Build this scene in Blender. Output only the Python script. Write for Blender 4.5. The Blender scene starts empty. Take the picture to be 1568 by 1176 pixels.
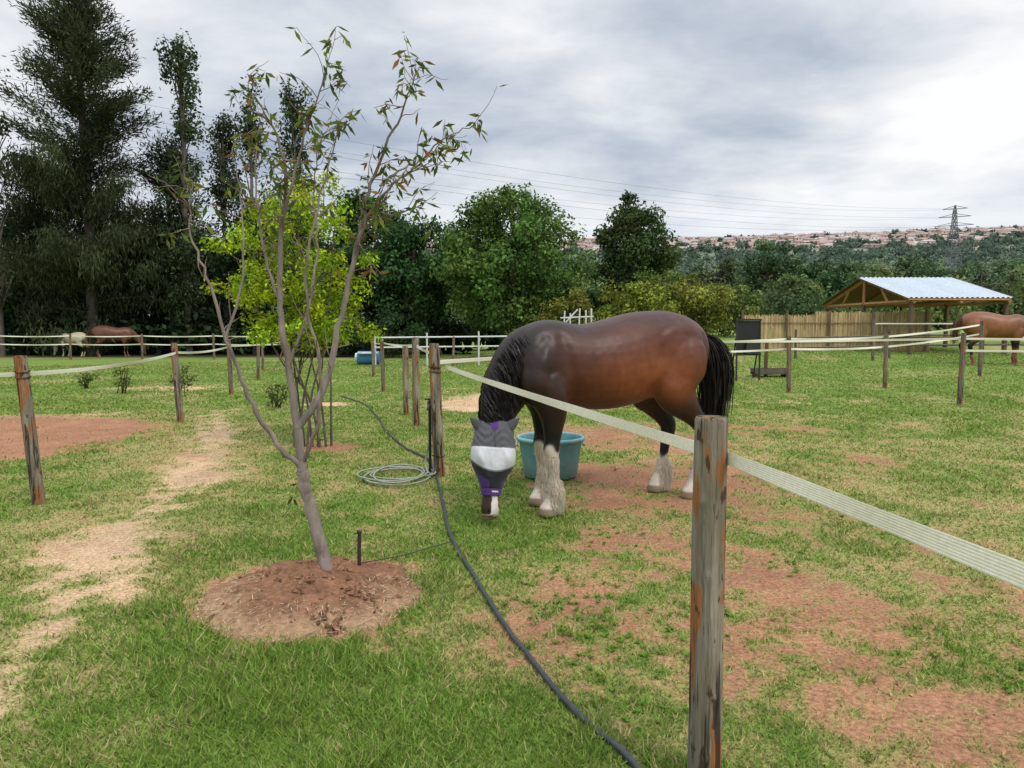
import bpy, math
import numpy as np
rng=np.random.default_rng(11)
scene=bpy.context.scene

# ---------------------------------------------------------------- helpers
def nrm(v):
    v=np.asarray(v,float); return v/np.maximum(np.linalg.norm(v,axis=-1,keepdims=True),1e-9)
def hsh(xi,yi,seed):
    h=(xi*374761393+yi*668265263+seed*982451653)&0xffffffff
    h=((h^(h>>13))*1274126177)&0xffffffff
    return ((h^(h>>16))&0xffff)/65535.0
def vnoise(x,y,seed=0):
    xf=np.floor(x);yf=np.floor(y);xi=xf.astype(np.int64);yi=yf.astype(np.int64)
    u=x-xf;v=y-yf;u=u*u*(3-2*u);v=v*v*(3-2*v)
    a=hsh(xi,yi,seed);b=hsh(xi+1,yi,seed);c=hsh(xi,yi+1,seed);d=hsh(xi+1,yi+1,seed)
    return (a*(1-u)+b*u)*(1-v)+(c*(1-u)+d*u)*v
def fbm(x,y,seed=0,o=4):
    x=np.asarray(x,float);y=np.asarray(y,float)
    s=0;a=.5;t=0
    for i in range(o):
        s=s+a*vnoise(x,y,seed+i*17);t+=a;a*=.5;x=x*2.03+5.1;y=y*2.03+9.7
    return s/t
def sstep(a,b,x):
    t=np.clip((x-a)/(b-a),0,1);return t*t*(3-2*t)
class B:
    def __init__(s): s.V=[];s.F=[];s.C=[];s.n=0
    def add(s,V,F,col=(.5,.5,.5)):
        V=np.asarray(V,float).reshape(-1,3);F=np.asarray(F,int)
        if F.shape[1]==4: F=np.vstack([F[:,[0,1,2]],F[:,[0,2,3]]])
        col=np.asarray(col,float)
        if col.ndim==1: col=np.tile(col,(len(V),1))
        s.V.append(V);s.F.append(F+s.n);s.C.append(col);s.n+=len(V)
    def box(s,c,size,col,R=None):
        x,y,z=np.array(size)/2
        V=np.array([[i*x,j*y,k*z] for i in(-1,1) for j in(-1,1) for k in(-1,1)])
        if R is not None: V=V@np.asarray(R).T
        F=[[0,1,3,2],[4,6,7,5],[0,4,5,1],[2,3,7,6],[0,2,6,4],[1,5,7,3]]
        s.add(V+np.array(c),F,col)
    def beam(s,p,q,w,col):
        s.tube([p,q],[w,w],4,col)
    def tube(s,P,r,n=8,col=(.5,.5,.5),cap=True):
        P=np.asarray(P,float);m=len(P);r=np.broadcast_to(np.asarray(r,float),(m,))
        T=np.gradient(P,axis=0) if m>2 else np.array([P[1]-P[0]]*2)
        T=nrm(T)
        ref=np.array([0,0,1.]) if abs(T[0][2])<.9 else np.array([1.,0,0])
        u=nrm(np.cross(ref,T[0]));th=np.arange(n)/n*2*np.pi
        V=[]
        for i in range(m):
            u=nrm(u-T[i]*np.dot(u,T[i]));w=np.cross(T[i],u)
            V.append(P[i]+r[i]*(np.cos(th)[:,None]*u+np.sin(th)[:,None]*w))
        V=np.vstack(V);F=[]
        a=np.arange(n);b=(a+1)%n
        for i in range(m-1):
            F.append(np.stack([i*n+a,i*n+b,(i+1)*n+b,(i+1)*n+a],1))
        c=np.asarray(col,float)
        if c.ndim==2: c=np.repeat(c,n,axis=0)
        s.add(V,np.vstack(F),c)
        if cap:
            for k,e in((0,0),(m-1,1)):
                cc=c if c.ndim==1 else np.vstack([c[k*n:k*n+n],c[k*n:k*n+1]])
                VV=np.vstack([V[k*n:k*n+n],P[k]])
                FF=np.stack([b,a,np.full(n,n)],1) if e==0 else np.stack([a,b,np.full(n,n)],1)
                s.add(VV,FF,cc)
    def leaves(s,P,D,N,L,W,col):
        P=np.asarray(P,float);D=nrm(D);S=nrm(np.cross(D,N));n=len(P)
        L=np.broadcast_to(L,(n,))[:,None];W=np.broadcast_to(W,(n,))[:,None]
        V=np.stack([P,P+D*L*.45+S*W*.5,P+D*L,P+D*L*.45-S*W*.5],1).reshape(-1,3)
        F=np.arange(n*4).reshape(-1,4)
        col=np.asarray(col,float)
        if col.ndim==2: col=np.repeat(col,4,axis=0)
        s.add(V,F,col)
    def obj(s,name,mat,smooth=False,parent=None):
        V=np.vstack(s.V);F=np.vstack(s.F);C=np.vstack(s.C)
        o=mesh_np(name,V,F,C,mat,smooth)
        if parent: o.parent=parent
        return o
def mesh_np(name,V,F,C,mat,smooth=False):
    me=bpy.data.meshes.new(name);nf,k=F.shape
    me.vertices.add(len(V));me.vertices.foreach_set('co',V.astype(np.float32).ravel())
    me.loops.add(nf*k);me.loops.foreach_set('vertex_index',F.astype(np.int32).ravel())
    me.polygons.add(nf);me.polygons.foreach_set('loop_start',np.arange(0,nf*k,k,dtype=np.int32))
    me.update(calc_edges=True)
    if C is not None:
        at=me.color_attributes.new('Col','FLOAT_COLOR','POINT')
        cc=np.ones((len(V),4),np.float32);cc[:,:3]=np.clip(C,0,1);at.data.foreach_set('color',cc.ravel())
    me.polygons.foreach_set('use_smooth',np.full(nf,smooth))
    me.materials.append(mat)
    o=bpy.data.objects.new(name,me);scene.collection.objects.link(o);return o
def empty(name,loc=(0,0,0)):
    e=bpy.data.objects.new(name,None);e.location=loc;e.empty_display_size=.1;scene.collection.objects.link(e);return e

def mat(name,rough=.8,nscale=0,namt=.3,bump=0,bscale=40,trans=0,metal=0,spec=.3,stretch=(1,1,1),sheen=0,nrange=(.3,.7),bdist=.02):
    m=bpy.data.materials.new(name);m.use_nodes=True;nt=m.node_tree;N=nt.nodes;L=nt.links
    bs=N['Principled BSDF'];out=N['Material Output']
    bs.inputs['Roughness'].default_value=rough;bs.inputs['Metallic'].default_value=metal
    bs.inputs['Specular IOR Level'].default_value=spec
    if sheen: bs.inputs['Sheen Weight'].default_value=sheen
    at=N.new('ShaderNodeVertexColor');at.layer_name='Col';c=at.outputs['Color']
    tc=N.new('ShaderNodeTexCoord');mp=N.new('ShaderNodeMapping');mp.inputs['Scale'].default_value=stretch
    L.new(tc.outputs['Object'],mp.inputs['Vector'])
    if nscale:
        n=N.new('ShaderNodeTexNoise');n.inputs['Scale'].default_value=nscale;n.inputs['Detail'].default_value=5;n.inputs['Roughness'].default_value=.65
        L.new(mp.outputs[0],n.inputs['Vector'])
        r=N.new('ShaderNodeMapRange');r.inputs['From Min'].default_value=nrange[0];r.inputs['From Max'].default_value=nrange[1]
        r.inputs['To Min'].default_value=1-namt;r.inputs['To Max'].default_value=1+namt
        L.new(n.outputs['Fac'],r.inputs['Value'])
        v=N.new('ShaderNodeVectorMath');v.operation='SCALE';L.new(c,v.inputs[0]);L.new(r.outputs[0],v.inputs['Scale']);c=v.outputs[0]
    L.new(c,bs.inputs['Base Color'])
    if bump:
        n2=N.new('ShaderNodeTexNoise');n2.inputs['Scale'].default_value=bscale;n2.inputs['Detail'].default_value=4
        L.new(mp.outputs[0],n2.inputs['Vector'])
        bp=N.new('ShaderNodeBump');bp.inputs['Strength'].default_value=bump;bp.inputs['Distance'].default_value=bdist
        L.new(n2.outputs['Fac'],bp.inputs['Height']);L.new(bp.outputs[0],bs.inputs['Normal'])
    if trans:
        df=N.new('ShaderNodeBsdfDiffuse');L.new(c,df.inputs['Color'])
        t=N.new('ShaderNodeBsdfTranslucent');L.new(c,t.inputs['Color'])
        mx=N.new('ShaderNodeMixShader');mx.inputs[0].default_value=trans
        L.new(df.outputs[0],mx.inputs[1]);L.new(t.outputs[0],mx.inputs[2]);L.new(mx.outputs[0],out.inputs['Surface'])
        N.remove(bs)
    return m
M_leaf=mat('foliage',.65,0,trans=.25)
M_grass=mat('grass_blades',.7,0,trans=.3)
M_bark=mat('bark',.9,14,.45,.6,30,stretch=(1,1,.25))
M_ground=mat('ground_soil_grass',.95,45,.5,.9,60,spec=.08)
M_soil=mat('soil',.97,30,.35,.9,70,spec=.08)
M_coat=mat('horse_coat',.41,7,.25,.12,420,spec=.33,nrange=(.25,.75),bdist=.004)
M_hair=mat('horse_hair',.42,0,spec=.4)
M_feather=mat('leg_hair',.8,0,trans=.5)
M_cloth=mat('mask_mesh_fabric',.8,200,.14,.15,300,spec=.2,sheen=.1)
M_plastic=mat('plastic',.5,9,.16,.05,30,spec=.4)
M_rubber=mat('rubber',.6,30,.2,.1,80)
M_tape=mat('fence_tape_weave',.75,60,.10,.1,200)
M_paint=mat('painted_surface',.6,8,.15)
M_metal=mat('galvanised_steel',.5,5,.12,.1,20,spec=.5)
M_wood=mat('wood',.85,12,.35,.5,30,stretch=(1,1,.15))
M_far=mat('distant_surface',.95,.02,.25)

def post_mat():
    m=mat('weathered_post_wood',.9,30,.55,1.0,55,stretch=(1,1,.06),spec=.15,bdist=.03)
    nt=m.node_tree;N=nt.nodes;L=nt.links;bs=N['Principled BSDF']
    src=bs.inputs['Base Color'].links[0].from_socket
    tc=N.new('ShaderNodeTexCoord')
    def layer(src,scale,zs,loc,lo,hi,amt,col):
        mp=N.new('ShaderNodeMapping');mp.inputs['Scale'].default_value=(1,1,zs);mp.inputs['Location'].default_value=loc;L.new(tc.outputs['Object'],mp.inputs[0])
        n=N.new('ShaderNodeTexNoise');n.inputs['Scale'].default_value=scale;n.inputs['Detail'].default_value=4;L.new(mp.outputs[0],n.inputs['Vector'])
        r=N.new('ShaderNodeMapRange');r.inputs['From Min'].default_value=lo;r.inputs['From Max'].default_value=hi;r.inputs['To Max'].default_value=amt;L.new(n.outputs['Fac'],r.inputs['Value'])
        mx=N.new('ShaderNodeMix');mx.data_type='RGBA';L.new(r.outputs[0],mx.inputs[0]);L.new(src,mx.inputs[6]);mx.inputs[7].default_value=(*col,1)
        return mx.outputs[2]
    c=layer(src,9,.35,(1,2,3),.45,.6,.6,(.17,.145,.10))
    c=layer(c,14,.22,(0,0,0),.53,.57,.9,(.33,.13,.045))
    c=layer(c,24,.30,(4,4,4),.60,.63,.9,(.07,.04,.025))
    c=layer(c,40,.035,(3,1,2),.56,.61,.85,(.03,.024,.02))
    L.new(c,bs.inputs['Base Color'])
    return m
M_post=post_mat()

# ---------------------------------------------------------------- ground
def gh(x,y):
    x=np.asarray(x,float);y=np.asarray(y,float)
    rise=.04*sstep(-2,8,x)*np.clip(y-14,0,31)
    return rise+.05*(fbm(x*.35,y*.35,3)-.5)+.025*(fbm(x*2.2,y*2.2,5)-.5)
DIRT=[(-7.9,10.4,2.9,3.3,1.7),(1.6,7.8,2.0,1.3,1.05),(1.3,6.8,1.6,.8,.8),(1.7,10.5,1.9,1.6,.75),
 (1.75,3.5,1.3,1.4,.8),(2.2,2.6,1.3,.9,.8),(1.4,4.9,.9,1.0,.6),(.45,3.9,.7,.9,.55),(.9,5.3,.9,.8,.6),
 (4.1,8.6,1.1,.8,.55),(3.6,11.4,2.6,1.1,.6),(-.8,15.4,1.0,2.2,1.2),(-2.5,9.8,.6,.45,1.4),(-3.8,15.2,.7,.6,1.2),
 (2.6,5.6,1.4,.9,.4),(-2.1,6.6,.5,.4,.3),(5,15,2,.6,.4),(-9,19,3,1,.5),(-1.2,4.3,.72,.8,1.6),(3.4,4.2,1.4,1.1,.5),(2.2,6.3,1.2,.6,.5)]
PATH=np.array([(-1.9,1.5),(-2.16,2.6),(-2.42,3.75),(-2.8,4.8),(-3.0,5.5),(-3.12,6.4),(-3.5,8.2),(-4.4,11),(-5.6,14)])
def masks(x,y):
    n1=fbm(x*1.1,y*1.1,21,5)-.5;n2=fbm(x*4.5,y*4.5,33,4)-.5;n3=fbm(x*16,y*16,44,3)-.5
    d=np.zeros_like(x)
    for cx,cy,rx,ry,s in DIRT:
        b=1-np.sqrt(((x-cx)/rx)**2+((y-cy)/ry)**2)
        d=np.maximum(d,np.clip(b*1.5+.1,0,1)*s)
    d=sstep(.16,.85,d+n1*.9+n2*1.0+n3*1.1-.02)
    pd=np.full_like(x,9.)
    for i in range(len(PATH)-1):
        a=PATH[i];b=PATH[i+1];ab=b-a
        t=np.clip(((x-a[0])*ab[0]+(y-a[1])*ab[1])/(ab@ab),0,1)
        pd=np.minimum(pd,np.hypot(x-a[0]-t*ab[0],y-a[1]-t*ab[1]))
    gap=.5+.5*np.sin(y*2.1+.6)
    p=sstep(.2,1.0,1.2-pd*1.75+n1*1.2+n2*1.1+n3*.9-.4*gap-.03*np.clip(y-7,0,9))
    dry=.36+.31*sstep(.2,1.6,x)*sstep(14,9,y)+.35*sstep(1.3,.2,pd)-.25*sstep(12,18,y)
    dry+=-.34*np.exp(-(((x+1.0)/1.3)**2+((y-3.3)/1.6)**2))
    dry=np.clip(dry+n1*1.5+n2*1.2+n3*.6,0,1)
    return d,p,dry
C_G=np.array([.112,.185,.033]);C_G2=np.array([.18,.26,.05]);C_DRY=np.array([.37,.32,.13]);C_DIRT=np.array([.345,.175,.10]);C_PATH=np.array([.53,.365,.22])
def gcol(x,y):
    d,p,dry=masks(x,y)
    n=fbm(x*7,y*7,61,4)[...,None];g=C_G*(1-n)+C_G2*n
    fg=sstep(13,22,y)[...,None];g=g*(1-fg)+np.array([.165,.255,.055])*fg*(.8+.4*n)
    c=g*(1-dry[...,None])+C_DRY*dry[...,None]
    dn=(.75+.55*fbm(x*3,y*3,71,5))[...,None]
    c=c*(1-p[...,None])+C_PATH*dn*p[...,None]
    sandy=sstep(12.5,14,y)[...,None];dc=C_DIRT*(1-sandy)+C_PATH*1.05*sandy
    c=c*(1-d[...,None])+dc*dn*d[...,None]
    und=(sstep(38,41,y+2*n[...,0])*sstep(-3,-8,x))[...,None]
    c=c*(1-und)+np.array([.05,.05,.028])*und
    return c,np.maximum(d,p),dry
fx=np.arange(-8,8.01,.05);gx=8*np.exp(np.linspace(0,6.2,60))[1:]
xs=np.concatenate([-gx[::-1],fx,gx])
ys=np.concatenate([-np.exp(np.linspace(np.log(400),0,20)),np.arange(0,16,.05),16*np.exp(np.linspace(0,5.4,90))])
X,Y=np.meshgrid(xs,ys);Z=gh(X,Y)
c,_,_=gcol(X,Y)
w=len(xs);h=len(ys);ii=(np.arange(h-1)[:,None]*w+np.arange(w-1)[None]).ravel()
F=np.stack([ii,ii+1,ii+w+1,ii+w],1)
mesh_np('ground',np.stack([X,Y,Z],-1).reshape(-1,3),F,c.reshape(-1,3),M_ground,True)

# grass blades
N=600000
r=1.7*np.exp(rng.random(N)*np.log(36/1.7));th=rng.uniform(-.74,.74,N)
x=r*np.sin(th);y=r*np.cos(th)-.35
cc,bare,dry=gcol(x,y)
keep=rng.random(N)>bare*.94
keep&=((x+1.17)/.56)**2+((y-4.3)/.62)**2>1
x,y,r,cc,dry,bare=x[keep],y[keep],r[keep],cc[keep],dry[keep],bare[keep];n=len(x)
tall=.6+.9*fbm(x*2.4,y*2.4,90,3);lush=np.exp(-(((x+1.2)/1.2)**2+((y-3.8)/1.4)**2))
tuft=sstep(.62,.75,fbm(x*3.1,y*3.1,95,3))
H=(.010+.022*rng.random(n))*tall*(1+.7*lush+.9*tuft)*(1-.4*dry)*(1-.35*bare)+r*.0005
W=.0013+.00085*r
ang=rng.uniform(0,2*np.pi,n);lean=rng.uniform(.2,1.6,n);la=rng.uniform(0,2*np.pi,n)
P=np.stack([x,y,gh(x,y)-.003],1);S=np.stack([np.cos(ang),np.sin(ang),0*ang],1)*W[:,None]
T=P+np.stack([np.cos(la)*lean*H,np.sin(la)*lean*H,H],1)
V=np.stack([P-S,P+S,T],1).reshape(-1,3)
strawf=(rng.random(n)<(.07+.62*dry+.4*bare))[:,None]
green=np.where(rng.random(n)[:,None]<.5,C_G*1.15,C_G2*1.3)*(.7+.65*rng.random(n)[:,None])
fg=sstep(13,22,y)[:,None];green=green*(1-fg)+np.array([.20,.30,.06])*fg*(.8+.4*rng.random((n,1)))
straw=np.array([.50,.43,.20])*(.6+.6*rng.random(n)[:,None])
bc=np.where(strawf,straw,green)
mesh_np('grass',V,np.arange(3*n).reshape(-1,3),np.repeat(bc,3,axis=0),M_grass,False)

b=B()
for cx,cy in [(.35,3.7),(.55,4.3),(.15,4.6),(.5,3.3),(1.1,4.0),(2.3,3.2),(.8,5.6),(-.1,5.2),(1.9,4.9),(.62,3.0),(2.9,6.0),(-.4,4.3),(.25,4.1),(.7,3.6)]:
    for k in range(16):
        px,py=cx+rng.normal(0,.17),cy+rng.normal(0,.17);m=9
        a=rng.uniform(0,6.28,m);D=np.stack([np.cos(a),np.sin(a),rng.uniform(.2,.9,m)],1)
        PP=np.tile([px,py,float(gh(px,py))+.005],(m,1))
        b.leaves(PP,D,np.tile([0,0,1.],(m,1))+rng.normal(0,.2,(m,3)),rng.uniform(.015,.038,m),.014,np.array([.13,.24,.035])*(.7+.6*rng.random((m,1))))
b.obj('weed_plants',M_leaf)

# soil mound with clods
b=B()
nr,na=44,150
rr=np.linspace(0,1,nr);aa=np.arange(na)/na*2*np.pi
R_,A_=np.meshgrid(rr,aa,indexing='ij')
edge=1+.26*(fbm(np.cos(A_)*2.6+5,np.sin(A_)*2.6+5,8)-.5)*2
MCX,MCY=-1.17,4.31
mx=MCX+.63*R_*np.cos(A_)*edge;my=MCY+.69*R_*np.sin(A_)*edge
def mound_z(x,y,q): return .115*(1-q**1.6)*(.6+.8*fbm(x*2.6,y*2.6,12))
mz=gh(mx,my)+mound_z(mx,my,R_)+.06*(fbm(mx*10,my*10,14,5)-.5)*(1-R_**4)+.006-.03*sstep(.93,1,R_)
nn=fbm(mx*9,my*9,15,4)[...,None]
dryr=sstep(.45,.9,R_+.6*(fbm(mx*5,my*5,16)-.5))[...,None]*sstep(4.6,4.05,my)[...,None]
mc=(np.array([.235,.12,.07])*(.6+.8*nn))*(1-dryr*.7)+np.array([.42,.28,.16])*dryr*.7
ii=(np.arange(nr-1)[:,None]*na+np.arange(na)[None]);jj=(np.arange(nr-1)[:,None]*na+(np.arange(na)[None]+1)%na)
b.add(np.stack([mx,my,mz],-1),np.stack([ii,ii+na,jj+na,jj],-1).reshape(-1,4),mc.reshape(-1,3))
octV=np.array([[1,0,0],[-1,0,0],[0,1,0],[0,-1,0],[0,0,1],[0,0,-1.]]);octF=np.array([[0,2,4],[2,1,4],[1,3,4],[3,0,4],[2,0,5],[1,2,5],[3,1,5],[0,3,5]])
def clods(b,cx,cy,rx,ry,n,smax,zf,col=(.27,.145,.085)):
    for k in range(n):
        a=rng.uniform(0,6.28);q=rng.random()**.5
        px=cx+rx*q*np.cos(a);py=cy+ry*q*np.sin(a);s=smax*(.15+.85*rng.random()**4)
        V=octV*s*rng.uniform(.6,1.2,(1,3))+rng.normal(0,s*.25,(6,3))
        b.add(V+[px,py,zf(px,py,q)+s*.2],octF,np.array(col)*rng.uniform(.6,1.35))
def zm(px,py,q): return float(gh(px,py))+float(mound_z(np.array(px),np.array(py),q))
clods(b,MCX,MCY,.59,.65,1400,.030,zm)
m=1100;a=rng.uniform(0,6.28,m);q=rng.random(m)**.35
px=MCX+.64*q*np.cos(a);py=MCY+.71*q*np.sin(a);sel=(py<4.5)&(q>.5);px,py,q=px[sel],py[sel],q[sel];m=len(px)
pz=gh(px,py)+mound_z(px,py,q)+.014
b.leaves(np.stack([px,py,pz],1),rng.normal(0,1,(m,3))*[1,1,.2],np.tile([0,0,1.],(m,1)),rng.uniform(.03,.08,m),.0045,np.array([.55,.44,.28])*(.7+.5*rng.random((m,1))))
b.obj('soil_mound',M_soil,False)
b=B()
gz=lambda x,y,q:float(gh(x,y))
clods(b,1.6,3.6,1.5,1.4,420,.012,gz,(.36,.20,.12))
clods(b,1.5,7.7,1.6,1.4,260,.02,gz,(.36,.20,.12))
clods(b,-2.45,4.4,.5,2.0,200,.010,gz,(.45,.33,.22))
b.obj('stones',M_soil,False)

# ---------------------------------------------------------------- fence posts
def post(x,y,ztop,r,lean=(0,0),hi=False,col=(.29,.25,.195),name='wooden_fence_post',ins=None):
    n=64 if hi else 12;m=120 if hi else 12
    z0=float(gh(x,y));H=ztop-z0+.12
    t=np.linspace(0,1,m);th=np.arange(n)/n*2*np.pi
    Tt,Th=np.meshgrid(t,th,indexing='ij')
    sd=rng.uniform(0,50)
    rad=r*(1.02-.05*Tt)*(1+.10*(fbm(np.cos(Th)*1.3+sd,Tt*H*2.5+np.sin(Th)*1.3,7)-.5)*2*.5)
    if hi:
        rad*=1+.10*(fbm(np.cos(Th)*6+sd,np.sin(Th)*6+Tt*1.2,9)-.5)+.05*(fbm(np.cos(Th)*5,np.sin(Th)*5+Tt*14,19)-.5)
        for tz,ta in((.62,4.4),(.33,5.0),(.80,4.0),(.18,4.6)):
            rad+=.006*np.exp(-(((Tt-tz)/.012)**2+((Th-ta)/.22)**2))
    rad*=np.where(Tt>.992,.93,1)
    V=np.stack([rad*np.cos(Th)+lean[0]*Tt,rad*np.sin(Th)+lean[1]*Tt,Tt*H-.12],-1).reshape(-1,3)
    ii=(np.arange(m-1)[:,None]*n+np.arange(n)[None]);jj=(np.arange(m-1)[:,None]*n+(np.arange(n)[None]+1)%n)
    b=B();b.add(V,np.stack([ii,jj,jj+n,ii+n],-1).reshape(-1,4),np.array(col)*rng.uniform(.85,1.15))
    top=V[-n:];cen=top.mean(0)+[0,0,.004]
    b.add(np.vstack([top,cen]),np.stack([np.arange(n),(np.arange(n)+1)%n,np.full(n,n)],1),np.array([.2,.14,.09]))
    if ins is not None:
        for iz in ins:
            a=iz-z0
            lx=lean[0]*(a+.12)/H;ly=lean[1]*(a+.12)/H
            ring=[(lx+(r+.004)*np.cos(k),ly+(r+.004)*np.sin(k),a+.006*np.sin(k*2)) for k in np.linspace(0,6.28,17)]
            b.tube(ring,.006,5,(.02,.02,.02))
    o=b.obj(name,M_post,True);o.location=(x,y,z0);return o
post(.665,2.45,1.30,.056,(.0,0),True)
post(-.78,7.87,1.42,.06,(-.05,0),False,ins=[.22,1.12,1.17])
post(-1.55,11.9,1.43,.06,(-.0,0));post(-1.93,13.4,1.25,.055)
post(-4.26,6.57,1.34,.055,(-.11,0),ins=[1.15,1.2])
post(-5.5,12.2,1.33,.055,(-.07,0),ins=[1.15])
FP=[(-6.55,17.2,1.3),(-7.5,21.8,1.25),(-3.15,18.1,1.28),(-4.4,23.5,1.2),(6.35,16.9,1.38),(8.85,17.5,1.42),(9.0,14.8,1.47),
(-10.9,36,1.25),(-14.5,36,1.25),(-18,36,1.25),(-21.5,36,1.25),(-25,36,1.25),(-8.4,28,1.2),(-5.6,30,1.2),(-2.4,30,1.2),(1.6,30,1.5),(5,30,1.6),
(12.8,20.2,1.75),(12.2,25,1.9),(-9.1,27,1.1),(3.7,17,1.35),(-10.2,14.5,1.3)]
for a_,b_,c_ in FP: post(a_,b_,c_,.05,(rng.uniform(-.04,.04),0),col=(.22,.19,.15))

def tape(pts,width,name='electric_fence_tape',sag=.02,rows=2,col=(.88,.84,.69),seg=24,wob=.003):
    P=[]
    pts=np.array(pts,float)
    for i in range(len(pts)-1):
        for k in range(seg+(i==len(pts)-2)):
            t=k/seg;p=pts[i]*(1-t)+pts[i+1]*t;p=p.copy();p[2]-=sag*4*t*(1-t);P.append(p)
    P=np.array(P);m=len(P);d=nrm(np.gradient(P,axis=0));side=nrm(np.cross(d,[0,0,1.]))
    ph=np.arange(m)*.55
    tw=.25*np.sin(ph*.7)*min(1,wob/.003)
    up=np.cos(tw)[:,None]*np.array([0,0,1.])+np.sin(tw)[:,None]*side
    V=[];C=[]
    for j in range(rows+1):
        s=(j/rows-.5)*width
        V.append(P+up*s+side*(.0008*(j%2)))
        C.append(np.tile(np.array(col)*(1.0 if j%2==0 else .9),(m,1)))
    V=np.array(V).transpose(1,0,2).reshape(-1,3);C=np.array(C).transpose(1,0,2).reshape(-1,3);q=rows+1
    i0=(np.arange(m-1)[:,None]*q+np.arange(rows)[None])
    b=B();b.add(V,np.stack([i0,i0+1,i0+q+1,i0+q],-1).reshape(-1,4),C)
    return b.obj(name,M_tape,False)
tape([(-.72,7.95,1.17),(.70,2.52,1.165)],.046,rows=14,sag=.01,wob=.001,seg=60)
tape([(.70,2.52,1.165),(1.08,0.0,1.17)],.046,rows=14,sag=.0,wob=.001,seg=60)
tape([(-.78,7.95,1.30),(-1.55,11.97,1.3),(-3.15,18.15,1.2)],.04,sag=.03)
tape([(-.78,7.95,1.22),(3.7,17.06,1.25),(6.35,16.96,1.32),(8.85,17.56,1.36),(12.8,20.25,1.65)],.045,sag=.03)
tape([(3.7,17.06,1.02),(6.35,16.96,1.09),(8.85,17.56,1.12),(12.8,20.25,1.4)],.045,sag=.03)
tape([(-9,5,1.2),(-4.33,6.64,1.18),(-5.55,12.26,1.17),(-6.55,17.26,1.15),(-8.4,28.05,1.1)],.04,sag=.05,col=(.7,.7,.55))
tape([(-3.15,18.15,1.2),(-4.4,23.55,1.1),(-5.6,30,1.1)],.04,sag=.03)
for zz in (1.15,.75): tape([(-30,36.06,zz),(-25,36.06,zz),(-21.5,36.06,zz),(-18,36.06,zz),(-14.5,36.06,zz),(-10.9,36.06,zz),(-8.4,28.06,zz)],.05,sag=.04)
tape([(9,14.86,1.36),(14,14.9,1.36)],.045);tape([(9,14.86,1.12),(14,14.9,1.12)],.045)
tape([(3.7,17.06,1.25),(9,14.86,1.36)],.045);tape([(12.2,25.06,1.7),(20,25,1.75)],.045)
b=B()
for z in (.75,1.15): b.tube([(-5.6,30.1,z),(0,30.6,z+.05),(5,30.1,z+.3)],.035,6,(.7,.7,.68))
for k in np.linspace(-5.6,5,6): b.tube([(k,30.3,gh(k,30.3)-.1),(k,30.3,1.3+.03*(k+5))],.04,6,(.6,.6,.57))
b.obj('white_rail_fence',M_paint,True)
b=B()
for z in (.95,1.3): b.tube([(9.8,26.05,z-.1),(14.6,26.1,z),(24,26.1,z+.05)],.035,6,(.13,.11,.09))
for k in np.arange(10,25,3.3): b.tube([(k,26.1,.2),(k,26.1,1.5)],.045,6,(.12,.10,.08))
b.obj('timber_rail_fence',M_wood,True)

# ---------------------------------------------------------------- horses
def crom(K,s=5):
    K=np.array(K,float);out=[];n=len(K)
    for i in range(n-1):
        p0=K[max(i-1,0)];p1=K[i];p2=K[i+1];p3=K[min(i+2,n-1)]
        for k in range(s):
            t=k/s;out.append(.5*((2*p1)+(-p0+p2)*t+(2*p0-5*p1+4*p2-p3)*t*t+(-p0+3*p1-3*p2+p3)*t**3))
    out.append(K[-1]);return np.array(out)
def loft(b,rows,lat,n=26,s=5):
    K=crom(rows,s);P=K[:,:3];T=nrm(np.gradient(P,axis=0));lat=nrm(lat)
    th=np.arange(n)/n*2*np.pi;V=[]
    for i in range(len(P)):
        w=nrm(lat-T[i]*np.dot(lat,T[i]));u=np.cross(T[i],w)
        cs,sn=np.cos(th),np.sin(th)
        V.append(P[i]+max(K[i,3],.004)*cs[:,None]*u+max(K[i,4],.004)*sn[:,None]*w)
    V=np.vstack(V);m=len(P);a=np.arange(n);bb=(a+1)%n;F=[]
    for i in range(m-1): F.append(np.stack([i*n+a,i*n+bb,(i+1)*n+bb,(i+1)*n+a],1))
    V=np.vstack([V,P[0]-T[0]*K[0,3]*.25,P[-1]+T[-1]*K[-1,3]*.25])
    F=np.vstack([np.vstack(F)[:,[0,1,2]],np.vstack(F)[:,[0,2,3]],np.stack([bb,a,np.full(n,m*n)],1),np.stack([(m-1)*n+a,(m-1)*n+bb,np.full(n,m*n+1)],1)])
    b.add(V,F)
def ribbons(b,paths,w0,w1,col):
    n,k,_=paths.shape
    T=nrm(np.gradient(paths,axis=1));R=nrm(rng.normal(0,1,(n,1,3)));S=nrm(np.cross(T,R))
    W=(w0+(w1-w0)*np.linspace(0,1,k))[None,:,None]
    V=np.stack([paths-S*W/2,paths+S*W/2],2).reshape(-1,3)
    base=(np.arange(n)[:,None]*k*2+np.arange(k-1)[None]*2)
    F=np.stack([base,base+1,base+3,base+2],-1).reshape(-1,4)
    b.add(V,F,np.repeat(col,2*k,axis=0))
def segd(a,z,p,q):
    p=np.array(p,float);q=np.array(q,float);d=q-p;t=np.clip(((a-p[0])*d[0]+(z-p[1])*d[1])/(d@d),0,1)
    return np.hypot(a-p[0]-t*d[0],z-p[1]-t*d[1])
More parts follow.
